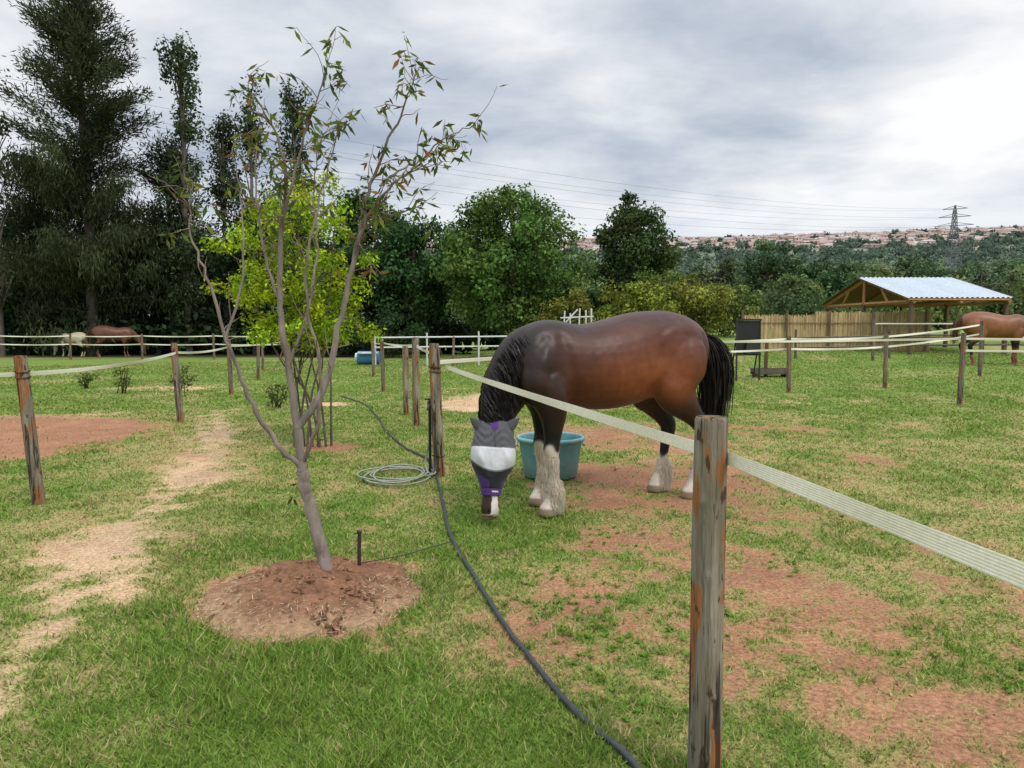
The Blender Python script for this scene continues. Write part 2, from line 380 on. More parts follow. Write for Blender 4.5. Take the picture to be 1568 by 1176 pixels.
def build_horse(name,O,f,scale,hero,pal,vox):
    f=np.array([f[0],f[1],0.]);f/=np.linalg.norm(f);l=np.array([-f[1],f[0],0.]);O=np.array(O,float)
    Mx=np.stack([f,l,[0,0,1.]],0)
    W=lambda p:O+scale*(np.asarray(p,float)@Mx)
    b=B();lat=[0,1,0]
    loft(b,[(.37,0,1.15,.14,.12),(.31,0,1.17,.24,.20),(.18,0,1.22,.34,.255),(.02,0,1.265,.395,.27),(-.28,0,1.245,.375,.325),(-.6,0,1.26,.405,.36),(-.92,0,1.325,.41,.335),(-1.2,0,1.375,.375,.31),(-1.42,0,1.375,.325,.27),(-1.58,0,1.35,.235,.2),(-1.68,0,1.33,.11,.1)],lat,30)
    for sgn in(1,-1):
        loft(b,[(-1.54,.14*sgn,1.28,.10,.07),(-1.42,.18*sgn,1.28,.24,.14),(-1.20,.2*sgn,1.25,.27,.145),(-1.0,.2*sgn,1.18,.13,.08)],lat,20)
        loft(b,[(.10,.10*sgn,1.56,.06,.05),(.11,.16*sgn,1.38,.13,.10),(.20,.18*sgn,1.16,.16,.115),(.14,.19*sgn,.98,.13,.09)],lat,20)
    if hero:
        neck=[(.0,0,1.36,.30,.15),(.20,0,1.29,.30,.165),(.36,.015,1.14,.245,.145),(.46,.04,.98,.195,.12),(.515,.07,.85,.15,.105),(.54,.10,.75,.11,.10)]
        poll=np.array([.545,.095,.775]);muz=np.array([.655,.235,.04])
        hlat=Mx@np.array([1.,.03,0])
        ht=[(0,.08,.08),(.12,.105,.105),(.28,.12,.12),(.42,.12,.108),(.58,.095,.08),(.72,.080,.064),(.80,.082,.072),(.88,.084,.078),(.95,.074,.070),(1.0,.05,.052)]
    else:
        neck=[(.0,0,1.36,.30,.15),(.22,0,1.32,.27,.15),(.45,.0,1.15,.20,.11),(.66,.0,.92,.155,.09),(.80,0,.70,.12,.085)]
        poll=np.array([.82,0,.74]);muz=np.array([.98,.0,.08]);hlat=np.array([0,1.,0])
        ht=[(0,.09,.085),(.12,.125,.115),(.28,.15,.12),(.42,.14,.11),(.58,.105,.082),(.72,.082,.062),(.86,.078,.066),(.95,.07,.064),(1.0,.045,.05)]
    loft(b,neck,lat,26)
    loft(b,[tuple(poll+(muz-poll)*t)+(d,w_) for t,d,w_ in ht],hlat,26)
    legs=[]
    fl=[(.12,1.18,.17,.10),(.06,1.0,.165,.11),(.03,.86,.125,.095),(.03,.74,.092,.075),(.035,.64,.072,.061),(.045,.565,.074,.064),(.04,.50,.06,.053),(.03,.42,.049,.044),(.025,.32,.046,.042),(.022,.24,.06,.053),(.04,.16,.054,.052),(.06,.09,.064,.062),(.075,.045,.082,.076),(.082,-.005,.088,.08)]
    for sgn,da in((1,.02),(-1,-.08)):
        legs.append([(a+da,.195*sgn,z,d,w_) for a,z,d,w_ in fl])
    hlg=[(-1.22,1.3,.30,.15),(-1.19,1.12,.28,.145),(-1.19,.98,.22,.12),(-1.265,.86,.145,.092),(-1.35,.75,.095,.068),(-1.425,.66,.088,.06),(-1.43,.59,.078,.06),(-1.40,.48,.056,.047),(-1.38,.34,.05,.044),(-1.365,.24,.062,.055),(-1.335,.16,.056,.055),(-1.31,.09,.068,.066),(-1.295,.045,.083,.078),(-1.288,-.005,.088,.08)]
    for sgn,da in((1,-.12),(-1,.0)):
        legs.append([(a+da*min(1,(1.3-z)/.6),.185*sgn,z,d,w_) for a,z,d,w_ in hlg])
    for L_ in legs: loft(b,L_,lat,20)
    V=np.vstack(b.V);F=np.vstack(b.F)
    me=bpy.data.meshes.new('tmp');me.from_pydata(V.tolist(),[],F.tolist());me.update()
    ob=bpy.data.objects.new('tmp',me);scene.collection.objects.link(ob)
    rm=ob.modifiers.new('r','REMESH');rm.mode='VOXEL';rm.voxel_size=vox
    sm=ob.modifiers.new('s','SMOOTH');sm.factor=.6;sm.iterations=int(9 if hero else 3)
    dg=bpy.context.evaluated_depsgraph_get();ev=ob.evaluated_get(dg);m2=ev.to_mesh()
    nv=len(m2.vertices);V=np.empty(nv*3);m2.vertices.foreach_get('co',V);V=V.reshape(-1,3)
    NN=np.array([v.normal[:] for v in m2.vertices])
    m2.calc_loop_triangles();T=np.empty(len(m2.loop_triangles)*3,dtype=np.int32);m2.loop_triangles.foreach_get('vertices',T);T=T.reshape(-1,3)
    ev.to_mesh_clear();bpy.data.objects.remove(ob)
    a,bb,z=V.T
    if hero:
        lm=np.clip((np.abs(bb)-.06)/.1,0,1)*np.clip(1.4*np.abs(NN[:,1]),0,1)
        g=lambda ca,cz,sa,sz,h:h*np.exp(-(((a-ca)/sa)**2+((z-cz)/sz)**2))
        dsp=g(.16,1.32,.12,.22,.014)+g(.03,1.04,.11,.12,.024)+g(.22,1.12,.07,.1,.016)+g(-1.38,1.30,.16,.2,.020)+g(-1.08,1.03,.10,.09,.028)+g(-1.12,1.58,.10,.07,.010)
        dsp+=g(-.97,1.35,.09,.14,-.026)+g(-.95,1.05,.06,.08,-.018)
        for p,q,wd_,h_ in (((-.02,1.50),(-.12,1.02),.05,-.015),((.10,1.45),(.14,1.15),.03,-.006),((.02,1.18),(.2,1.24),.04,-.005),((-1.52,1.52),(-1.50,1.0),.03,-.016),((-1.28,1.5),(-1.2,1.15),.05,-.010),((.30,1.25),(.12,1.5),.04,-.013),((-1.0,1.55),(-1.25,1.66),.03,-.005)):
            dsp+=h_*np.exp(-(segd(a,z,p,q)/wd_)**2)
        for k in range(7): dsp+=-.0024*np.exp(-(segd(a,z,(-.28-.085*k,1.36),(-.34-.085*k,1.02))/.018)**2)
        dsp+=.010*(fbm(a*6+3,z*6,77)-.5)
        V=V+NN*(dsp*lm)[:,None]
        low=(z<.75)&(a<.4)
        V=V+NN*(-.006*low*np.abs(NN[:,1])*((z>.26)&(z<.5)))[:,None]
    a,bb,z=V.T
    nz=fbm(a*5+bb*3,z*5,3)-.5
    base,dark,red,sock=[np.array(p) for p in pal]
    C=np.tile(base,(nv,1))
    def mixc(C,col,t): return C*(1-t[:,None])+np.asarray(col)*t[:,None]
    C=mixc(C,red,np.clip(np.exp(-(((a+.72)/.42)**2+((z-1.15)/.27)**2))+.8*np.exp(-(((a+1.15)/.3)**2+((z-1.12)/.28)**2))+nz*.5,0,1))
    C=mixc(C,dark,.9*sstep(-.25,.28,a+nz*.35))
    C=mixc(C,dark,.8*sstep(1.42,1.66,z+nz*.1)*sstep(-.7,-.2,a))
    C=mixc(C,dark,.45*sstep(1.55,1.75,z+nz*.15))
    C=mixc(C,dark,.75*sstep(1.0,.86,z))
    C=mixc(C,[.008,.006,.006],sstep(.88,.68,z+nz*.1)*(a<.4))
    hind=a<-.7
    lim=np.where(hind,.36,.58)+nz*.14+.03*np.sin(bb*40+a*30)
    C=mixc(C,sock,sstep(0,.03,lim-z)*(a<.42))
    C=mixc(C,[.26,.19,.12],sstep(.075,.06,z)*(a<.42))
    ax=muz-poll;Lh=np.linalg.norm(ax);axn=ax/Lh;rel=V-poll;t=rel@axn/Lh;lt=rel@nrm(hlat)
    ish=(t>.5)&(np.linalg.norm(rel-np.outer(t*Lh,axn),axis=1)<.22)&(a>.42)
    if hero:
        C[ish]=np.array([.035,.018,.012])
        fr1=nrm(np.cross(nrm(hlat),axn));fr1=fr1*np.sign(fr1@(Mx@np.array([0,-1.,0])));ff=rel@fr1
        bl=ish&(np.abs(lt)<.027+.03*nz+.012*sstep(.85,.95,t))&(ff>.01)
        C[bl]=np.array([.68,.62,.56]);
        tip=ish&(t>.95);C[tip]=np.array([.36,.25,.22])
        for sx in(-.046,.046):
            nstr=ish&(((lt-sx)/.013)**2+((t-.915)/.028)**2<1)&(ff>0);C[nstr]=[.008,.006,.006]
        ln=ish&(np.abs(t-.975)<.007);C[ln]=[.05,.035,.03]
    root=empty(name,tuple(O))
    def reg(bobj): 
        bobj.parent=root;bobj.location=tuple(-O);return bobj
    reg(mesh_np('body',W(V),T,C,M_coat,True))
    e=B()
    if hero:
        up=-axn;sd=nrm(hlat);fw=Mx@np.array([0,-1.,0])
        for s_ in(-1,1):
            p0=poll+sd*s_*.10+fw*.05-up*.015
            dr=nrm(sd*s_*.8+up*.75+fw*.2)
            rows=[tuple(p0-dr*.03)+(.034,.026),tuple(p0+dr*.02)+(.042,.026),tuple(p0+dr*.055)+(.042,.020),tuple(p0+dr*.09)+(.031,.014),tuple(p0+dr*.12)+(.015,.009),tuple(p0+dr*.138)+(.004,.004)]
            loft(e,rows,fw,14)
        EV=np.vstack(e.V);EF=np.vstack(e.F)
        reg(mesh_np('mask_ears',W(EV),EF,np.tile([.085,.085,.095],(len(EV),1)),M_cloth,True))
        mb=B();mt=[(-.07,.08,.10),(-.03,.115,.135),(.05,.14,.158),(.14,.155,.172),(.24,.165,.184),(.34,.17,.186),(.43,.165,.172),(.50,.15,.145),(.57,.13,.118),(.64,.112,.098),(.70,.098,.086),(.745,.094,.082)]
        loft(mb,[tuple(poll+(muz-poll)*t_)+(d,w_) for t_,d,w_ in mt],hlat,200,22)
        MV=np.vstack(mb.V);MF=np.vstack(mb.F);rel=MV-poll;t=rel@axn/Lh;lt=rel@sd
        fr2=nrm(np.cross(sd,axn));fr2=fr2*np.sign(fr2@(Mx@np.array([0,-1.,0])));dep=rel@fr2
        fm=sstep(.02,.10,dep)
        MV=MV-np.outer(fm*np.clip(dep-.135,0,1)*.45,fr2)
        for sx in(-1,1):
            bg=.024*np.exp(-(((lt-sx*.105)/.042)**2+((t-.35)/.085)**2))*fm;MV=MV+np.outer(bg,fr2)+np.outer(bg*.4*sx,sd)
        wr=(fbm(lt*26+4,t*9,55,3)-.5)*.010+.004*np.sin(t*70+6*np.sin(lt*22))*np.exp(-((t-.12)/.1)**2)-.006*np.exp(-((t-.235)/.012)**2)-.005*np.exp(-((t-.675)/.012)**2)
        MV=MV+np.outer(wr*fm,fr2)+np.outer(wr*np.sign(lt)*(1-fm),sd)
        q=np.abs(lt)/.185
        mc=np.tile([.10,.10,.11],(len(MV),1))
        arc=.49-.10*q**2;arc0=.235-.01*q
        band=(t>arc0)&(t<arc);mc[band]=[.58,.59,.61]
        edge=((np.abs(t-arc)<.008)|(np.abs(t-arc0)<.008));mc[edge]=[.18,.18,.19]
        low=(t>arc+.008);mc[low]=[.026,.026,.032]
        pur=((t>.67)|((t>.59-.9*(np.abs(lt)-.06))&(np.abs(lt)>.045)&(t>.54)))&(t>arc+.03);mc[pur]=[.075,.03,.16]
        pc=(np.abs(lt)<.028)&(t<.05);mc[pc]=[.09,.035,.19]
        mid=(np.abs(lt)<.003)&(t<arc0);mc[mid]=[.05,.05,.055]
        wl=(np.abs(t-.705)<.008)&(np.abs(lt)<.026)&(fm>.5);mc[wl]=[.6,.6,.6]
        reg(mesh_np('fly_mask',W(MV),MF,mc,M_cloth,True))
    mb=B();K=crom(neck,8);n=2000 if hero else 260
    idx=rng.random(n)*(len(K)-3)*.86+len(K)*.1;i0=idx.astype(int);fr_=(idx-i0)[:,None];kk=K[i0]*(1-fr_)+K[i0+1]*fr_
    Tn=nrm(K[i0+1,:3]-K[i0,:3]);U=nrm(np.cross(np.tile([0,1.,0],(n,1)),Tn));U=np.where((U[:,[0]]*1+U[:,[2]]*1)<0,-U,U)
    rt=kk[:,:3]+U*(kk[:,[3]]*.97)
    Ls=rng.uniform(.22,.42,n);side=np.where(rng.random(n)<.8,1,-1)
    lock=np.sin(idx*2.3)*.03+np.sin(idx*5.1+1)*.015
    k=7;tt=np.linspace(0,1,k);paths=np.zeros((n,k,3))
    for j,t_ in enumerate(tt):
        sw=np.sin(min(t_*2.4,np.pi/2))
        paths[:,j]=rt-U*(t_**1.3*Ls)[:,None]*.45+np.array([0,1.,0])*(side*(kk[:,4]*1.06*sw+.012))[:,None]-np.array([0,0,1.])*(t_*Ls)[:,None]*.7
        paths[:,j,0]+=lock*t_
        paths[:,j]+=rng.normal(0,.006*t_+.002,(n,3))
    ribbons(mb,W(paths.reshape(-1,3)).reshape(paths.shape),.009*scale,.003,np.array([.014,.011,.010])*(.5+1.2*rng.random((n,1))) if hero else np.tile(dark*.8,(n,1)))
    reg(mb.obj('mane',M_hair,True))
    tb=B();n=1700 if hero else 250;k=9;tt=np.linspace(0,1,k)
    L_=rng.uniform(.72,1.0,n);ox=np.clip(rng.normal(0,1,(n,2)),-1.9,1.9);paths=np.zeros((n,k,3))
    Kt=crom([(-1.62,0,1.54),(-1.71,0,1.48),(-1.79,0,1.33),(-1.83,0,1.13),(-1.84,0,.93),(-1.82,0,.66)],6)
    for j,t_ in enumerate(tt):
        q=np.clip(t_*L_*(len(Kt)-1),0,len(Kt)-1.001);qi=q.astype(int);qf=(q-qi)[:,None]
        cpt=Kt[qi]*(1-qf)+Kt[qi+1]*qf;spread=.018+.058*math.sin(min(1,t_*1.25)*2.2)
        paths[:,j]=cpt;paths[:,j,0]+=ox[:,0]*spread*.85;paths[:,j,1]+=ox[:,1]*spread;paths[:,j,0]+=.02*np.sin(ox[:,0]*3+t_*5)*t_;paths[:,j]+=rng.normal(0,.002,(n,3))
    ribbons(tb,W(paths.reshape(-1,3)).reshape(paths.shape),.010*scale,.005,np.array([.012,.010,.010])*(.5+1.4*rng.random((n,1))) if hero else np.tile(dark*.8,(n,1)))
    reg(tb.obj('tail',M_hair,True))
    if hero:
        hb=B()
        for L_ in legs:
            hind=L_[0][0]<-.5
            K=crom([r_[:5] for r_ in L_],6);K=K[K[:,2]<(.34 if hind else .52)];K=K[K[:,2]>.11]
            n=1300;kk=K[(len(K)*rng.random(n)**.75).astype(int)];a_=rng.uniform(0,6.28,n)
            back=.5-.5*np.cos(a_);lock=.75+.5*fbm(a_*2.2,kk[:,2]*6,5)
            dd=np.stack([np.cos(a_),np.sin(a_),0*a_],1);rt=kk[:,:3]+dd*np.stack([kk[:,3]*.95,kk[:,4]*.95,0*a_],1)
            Lh_=rng.uniform(.03,.09,n)*(.5+1.2*back)*np.where(kk[:,2]<.3,1.4,.85);k=4;paths=np.zeros((n,k,3))
            for j in range(k):
                t_=j/(k-1);paths[:,j]=rt+dd*(.008+.042*back*(kk[:,2]<.32)*lock)[:,None]*math.sin(t_*2.2)-np.array([0,0,1.])*(t_*Lh_)[:,None]+rng.normal(0,.0018,(n,3))
            paths[...,2]=np.maximum(paths[...,2],.012)
            ribbons(hb,W(paths.reshape(-1,3)).reshape(paths.shape),.007,.002,np.array([.84,.77,.66])*(.8+.25*rng.random((n,1)))*(.7+.3*lock[:,None]))
        reg(hb.obj('leg_feathers',M_feather,True))
    return root
bay=((.074,.023,.012),(.015,.0095,.008),(.195,.058,.022),(.62,.54,.45))
build_horse('horse',(.31,6.4,0),(-1.245,-.585),1.0,True,bay,.013)
chest=((.22,.085,.04),(.17,.065,.03),(.28,.11,.05),(.2,.08,.04))
build_horse('horse',(15.9,23.4,.38),(1,-.15),.97,False,chest,.03)
build_horse('horse',(-20.6,39.5,0.0),(.8,.3),.95,False,((.13,.055,.03),)*4,.05)
build_horse('horse',(-23.8,39.5,0.0),(-1,.2),.75,False,((.55,.47,.34),)*4,.05)

# ---------------------------------------------------------------- tub, hose, tap
b=B();nr=64;prof=[(.0,.03),(.24,.03),(.27,.0),(.285,.02),(.30,.15),(.318,.28),(.33,.36),(.345,.385),(.362,.39),(.366,.41),(.36,.425),(.34,.43),(.33,.41),(.315,.33),(.30,.18),(.275,.05),(0,.05)]
th=np.arange(nr)/nr*2*np.pi;V=[];C=[]
for i,(r_,z_) in enumerate(prof):
    rr_=r_*(1+(.008*np.cos(th*16) if .02<z_<.37 else 0));V.append(np.stack([rr_*np.cos(th),rr_*np.sin(th),np.full(nr,z_)],1))
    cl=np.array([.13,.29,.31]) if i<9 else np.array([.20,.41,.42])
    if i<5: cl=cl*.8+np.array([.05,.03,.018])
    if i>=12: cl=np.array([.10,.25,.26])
    C.append(np.tile(cl,(nr,1)))
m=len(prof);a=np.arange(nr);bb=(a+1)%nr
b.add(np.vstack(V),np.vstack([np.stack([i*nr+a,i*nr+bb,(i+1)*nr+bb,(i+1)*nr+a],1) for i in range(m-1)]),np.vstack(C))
for s_ in(-1,1):
    pts=[(s_*.355,dy,.38-.05*math.cos(dy*12)) for dy in np.linspace(-.09,.09,9)]
    b.tube(pts,.012,6,(.55,.55,.5))
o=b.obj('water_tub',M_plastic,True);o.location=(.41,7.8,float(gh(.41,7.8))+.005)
b=B();b.add(np.vstack([np.stack([.318*np.cos(th),.318*np.sin(th),0*th],1),[[0,0,0]]]),np.stack([a,bb,np.full(nr,nr)],1),(.03,.06,.06))
w_=b.obj('water',M_plastic,True,parent=o);w_.location=(0,0,.33)

hp=[(.55,2.1),(.428,2.56),(.31,2.78),(.185,3.06),(.05,3.51),(-.108,4.10),(-.298,4.79),(-.48,5.55),(-.62,6.48),(-.76,7.5),(-.86,8.1),(-1.0,8.75),(-1.42,9.7),(-1.83,10.9),(-2.35,12.85),(-2.99,15),(-3.9,16.8)]
K=crom([(x_,y_,0) for x_,y_ in hp],10);K[:,0]+=.025*(fbm(K[:,1]*1.3,K[:,1]*0,5)-.5)*2;K[:,2]=gh(K[:,0],K[:,1])+.020
b=B();b.tube(K,.0130,12,(.05,.055,.06));b.obj('water_hose',M_rubber,True)
b=B();pts=[]
for t_ in np.linspace(0,2*np.pi*5,200):
    q=t_/(2*np.pi);rx=.33+.06*math.sin(q*2.3+.5);ry=.30+.08*math.sin(q*1.7)
    px=-1.22+rx*math.cos(t_)+.05*math.sin(q*3);py=7.75+ry*1.3*math.sin(t_)+.04*math.cos(q*2.1)
    pts.append((px,py,float(gh(px,py))+.022+.009*q))
pts+= [(-.95,8.0,.12),(-.9,7.98,.35),(-.88,7.97,.6)]
b.tube(crom(pts,2),.009,7,(.30,.32,.25));b.obj('coiled_hose',M_rubber,True)
b=B();px,py=-.89,7.95;z0=float(gh(px,py))
b.tube([(px,py,z0-.05),(px,py,z0+.72)],.016,10,(.02,.02,.022))
b.tube([(px+.05,py+.03,z0-.05),(px+.02,py+.02,z0+.70)],.012,8,(.02,.02,.022))
b.tube([(px,py,z0+.70),(px,py,z0+.80)],.026,10,(.03,.03,.03))
b.tube([(px,py,z0+.76),(px,py-.07,z0+.765),(px-.01,py-.11,z0+.72)],.014,8,(.04,.04,.04))
b.tube([(px-.05,py,z0+.82),(px+.05,py,z0+.82)],.010,6,(.03,.03,.03));b.tube([(px,py,z0+.79),(px,py,z0+.83)],.010,6,(.03,.03,.03))
b.tube([(px,py,z0+.45),(px+.09,py-.04,z0+.46)],.012,6,(.02,.02,.02))
b.obj('garden_tap',M_plastic,True)
b=B();px,py=-.975,4.62;z0=.05;b.tube([(px,py,z0-.1),(px,py,z0+.1),(px+.004,py,z0+.25)],.012,8,(.045,.03,.022));b.tube([(px,py,z0+.235),(px+.004,py,z0+.255)],.017,8,(.05,.035,.025))
b.obj('metal_stake',M_rubber,True)
K=crom([(-.97,4.6,.10),(-.75,4.95,.04),(-.6,5.15,.03),(-.45,5.3,.03)],6);b=B();b.tube(K,.004,5,(.05,.045,.04));b.obj('drip_line',M_rubber,True)

# ---------------------------------------------------------------- young almond tree
tb=B();lb=B()
bark=np.array([.23,.19,.165]);barkp=np.array([.22,.15,.135])
limbs=[([(-1.165,4.6,-.02),(-1.175,4.6,.10),(-1.235,4.6,.37),(-1.29,4.6,.60),(-1.31,4.6,.73)],.047,.032),
([(-1.31,4.6,.73),(-1.45,4.56,.90),(-1.59,4.5,1.19),(-1.69,4.45,1.52),(-1.77,4.4,1.88),(-1.84,4.35,2.15),(-1.80,4.3,2.35)],.020,.003),
([(-1.31,4.6,.72),(-1.345,4.62,1.03),(-1.39,4.62,1.36),(-1.42,4.6,1.72),(-1.40,4.6,2.16),(-1.36,4.58,2.5),(-1.42,4.55,2.75),(-1.54,4.5,2.95)],.028,.003),
([(-1.34,4.61,.98),(-1.18,4.66,1.24),(-1.10,4.7,1.6),(-1.0,4.72,2.0),(-.93,4.72,2.32),(-.83,4.7,2.6),(-.70,4.66,2.85),(-.60,4.6,3.06)],.024,.003),
([(-1.0,4.72,2.0),(-.90,4.65,2.25),(-.76,4.6,2.42),(-.60,4.55,2.52),(-.45,4.5,2.66),(-.25,4.45,2.74)],.011,.0025),
([(-1.40,4.6,2.16),(-1.30,4.5,2.45),(-1.22,4.45,2.65),(-1.12,4.4,2.88),(-1.05,4.36,3.06)],.010,.0025),
([(-1.30,4.6,.78),(-1.18,4.5,1.03),(-1.14,4.4,1.4),(-1.19,4.32,1.8),(-1.12,4.3,2.2),(-1.02,4.25,2.5),(-.95,4.2,2.7)],.015,.0025),
([(-.83,4.7,2.45),(-.70,4.8,2.58),(-.56,4.9,2.66),(-.46,4.95,2.8)],.008,.0025),
([(-.93,4.72,2.2),(-.74,4.7,2.28),(-.56,4.65,2.33)],.007,.0025),
([(-1.69,4.45,1.52),(-1.60,4.5,1.95),(-1.62,4.55,2.35),(-1.68,4.6,2.65)],.009,.0025),
([(-1.39,4.62,1.36),(-1.27,4.7,1.75),(-1.24,4.8,2.15),(-1.27,4.85,2.5),(-1.22,4.9,2.8)],.011,.0025),
([(-1.42,4.6,1.72),(-1.55,4.7,2.1),(-1.6,4.75,2.5),(-1.58,4.8,2.85)],.010,.0025)]
tips=[]
for pts,r0,r1 in limbs:
    K=crom(pts,6);m=len(K);K[1:-1]+=rng.normal(0,.005,(m-2,3));rad=np.linspace(r0,r1,m)
    nn=fbm(np.arange(m)*.6,np.zeros(m)+r0*99,2)[:,None];tb.tube(K,rad,10 if r0>.02 else 6,bark*(.7+.6*nn))
    for i in range(m):
        z=K[i,2]
        if z>1.35 and rng.random()<(.38 if z<2.1 else .65): tips.append((K[i].copy(),nrm(K[min(i+1,m-1)]-K[max(i-1,0)]),z,rad[i]))
    tips.append((K[-1].copy(),nrm(K[-1]-K[-3]),9,.003))
def leafset(K,dens):
    for j in range(1,len(K)):
        if rng.random()<dens:
            n=rng.integers(1,4);a=rng.uniform(0,6.28,n)
            D=np.stack([np.cos(a)*.6,np.sin(a)*.6,rng.uniform(-1.1,.15,n)],1)
            br=rng.random((n,1));col=np.where(br<.12,np.array([.25,.13,.05]),np.where(br<.5,np.array([.19,.22,.05]),np.array([.085,.14,.03])))*(.6+.6*rng.random((n,1)))
            P_=K[j]+rng.normal(0,.01,(n,3));Ln=rng.uniform(.055,.10,n)
            Nn=rng.normal(0,1,(n,3));lb.leaves(P_,D,Nn,Ln,Ln*.26,col)
for p,d,z,r_ in tips:
    for q in range(1 if z<3 else 2):
        L_=rng.uniform(.10,.30)*(1.0 if z<9 else .9)
        dd=nrm(d*.7+rng.normal(0,.7,3)+np.array([0,0,.10]));pts=[p]
        for s_ in range(5):
            dd=nrm(dd+rng.normal(0,.18,3)+np.array([0,0,-.05]));pts.append(pts[-1]+dd*L_/5)
        K=np.array(pts);tb.tube(K,np.linspace(min(r_*.7,.004),.0012,6),5,barkp)
        leafset(K,.2 if z<2.1 else .60)
        if rng.random()<.35:
            d2=nrm(dd+rng.normal(0,.8,3));K2=np.array([K[3]+d2*L_*.12*s_ for s_ in range(4)]);tb.tube(K2,np.linspace(.0025,.001,4),4,barkp);leafset(K2,.5 if z>2.1 else .3)
e=empty('almond_tree',(-1.14,4.46,0))
for o in (tb.obj('trunk_and_branches',M_bark,True),lb.obj('leaves',M_leaf)): o.parent=e;o.location=(1.17,-4.6,0)

# ---------------------------------------------------------------- generic foliage
LB=1.5
def clump_leaves(lb,cen,rad,n,size,col,squash=.8,aspect=.6,var=.35):
    d=nrm(rng.normal(0,1,(n,3)));q=rng.random(n)**.45
    P_=cen+d*(q*rad)[:,None]*[1,1,squash]
    D=nrm(rng.normal(0,1,(n,3))+[0,0,-.25]);Nn=nrm(d+rng.normal(0,.7,(n,3))+[0,0,.4])
    D=nrm(D-Nn*np.sum(D*Nn,1,keepdims=True))
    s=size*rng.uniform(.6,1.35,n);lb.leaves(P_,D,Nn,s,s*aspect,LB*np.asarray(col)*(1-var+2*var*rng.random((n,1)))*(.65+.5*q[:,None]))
def broad_tree(name,x,y,H,Wd,col,nc=60,nl=230,size=.24,tf=.22,top=1.0,rc=(.09,.17)):
    tb=B();lb=B();z0=float(gh(x,y))-.1
    tb.tube(crom([(x,y,z0),(x+.1,y,z0+H*.2),(x-.1,y,z0+H*.5),(x,y,z0+H*.8)],4),np.linspace(H*.03,H*.006,13),8,(.09,.07,.055))
    zc=z0+H*(1+tf)/2;hz=H*(1-tf)/2
    for i in range(nc):
        d=nrm(rng.normal(0,1,3));q=rng.random()**.33
        pr=1.0-(.35*top)*max(d[2],0)
        cen=np.array([x,y,zc])+d*q*np.array([Wd/2*.84*pr,Wd/2*.84*pr,hz*.88])
        rad=Wd*rng.uniform(*rc);br=rng.uniform(.55,1.35)
        hue=np.array([1+rng.uniform(-.1,.18),1,1+rng.uniform(-.1,.1)])
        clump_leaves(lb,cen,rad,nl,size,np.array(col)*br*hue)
        if i<16: tb.tube([np.array([x,y,z0+H*rng.uniform(.15,.5)]),(np.array([x,y,zc])+cen)/2+rng.normal(0,.2,3),cen],[H*.012,H*.007,.02],5,(.09,.07,.055))
    e=empty(name,(x,y,z0))
    for o in (tb.obj('trunk',M_bark,True),lb.obj('crown',M_leaf)): o.parent=e;o.location=(-x,-y,-z0)
    return e
G1=(.066,.115,.030);GD=(.028,.05,.02)
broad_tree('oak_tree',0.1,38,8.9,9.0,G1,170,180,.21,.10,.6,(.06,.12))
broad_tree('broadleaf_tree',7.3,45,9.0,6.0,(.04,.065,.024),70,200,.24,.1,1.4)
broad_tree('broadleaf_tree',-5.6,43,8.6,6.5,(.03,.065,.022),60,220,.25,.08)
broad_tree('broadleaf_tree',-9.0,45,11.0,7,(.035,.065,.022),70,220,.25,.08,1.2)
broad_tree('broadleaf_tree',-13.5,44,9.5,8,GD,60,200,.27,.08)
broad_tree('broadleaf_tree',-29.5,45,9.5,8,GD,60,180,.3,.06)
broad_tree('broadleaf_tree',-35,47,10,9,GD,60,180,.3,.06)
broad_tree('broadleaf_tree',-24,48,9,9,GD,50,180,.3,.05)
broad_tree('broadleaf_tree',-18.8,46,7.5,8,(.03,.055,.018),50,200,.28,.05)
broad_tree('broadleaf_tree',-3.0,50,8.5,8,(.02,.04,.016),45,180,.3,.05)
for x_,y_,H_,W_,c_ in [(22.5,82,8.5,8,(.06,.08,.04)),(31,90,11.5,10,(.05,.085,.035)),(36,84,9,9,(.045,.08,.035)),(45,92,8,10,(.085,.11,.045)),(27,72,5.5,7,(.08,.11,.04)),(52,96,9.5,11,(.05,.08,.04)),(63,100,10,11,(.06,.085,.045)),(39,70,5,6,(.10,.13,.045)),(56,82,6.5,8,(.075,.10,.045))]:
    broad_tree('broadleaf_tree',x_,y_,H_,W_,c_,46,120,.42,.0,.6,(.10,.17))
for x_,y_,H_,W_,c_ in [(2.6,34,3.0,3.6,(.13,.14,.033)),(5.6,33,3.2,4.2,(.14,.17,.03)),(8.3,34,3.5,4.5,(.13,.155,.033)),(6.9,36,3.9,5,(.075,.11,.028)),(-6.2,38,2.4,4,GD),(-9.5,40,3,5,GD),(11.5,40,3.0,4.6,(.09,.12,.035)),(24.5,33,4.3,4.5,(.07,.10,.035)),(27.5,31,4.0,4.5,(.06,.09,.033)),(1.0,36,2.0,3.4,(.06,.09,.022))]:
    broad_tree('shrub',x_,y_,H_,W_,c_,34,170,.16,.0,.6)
lb=B()
for i in range(250):
    x_=rng.uniform(-42,-2);near=rng.random()<.4;y_=rng.uniform(41.5,45) if near else rng.uniform(45,51);z_=rng.uniform(.2,2.2) if near else rng.uniform(.3,5.2)
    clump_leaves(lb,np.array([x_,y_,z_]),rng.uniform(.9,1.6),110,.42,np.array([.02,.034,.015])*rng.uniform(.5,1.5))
for i in range(60):
    x_=rng.uniform(-2,14);y_=rng.uniform(48,54);z_=rng.uniform(.3,3.6)
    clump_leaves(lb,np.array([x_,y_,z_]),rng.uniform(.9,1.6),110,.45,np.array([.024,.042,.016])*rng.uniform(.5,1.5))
lb.obj('hedge',M_leaf)

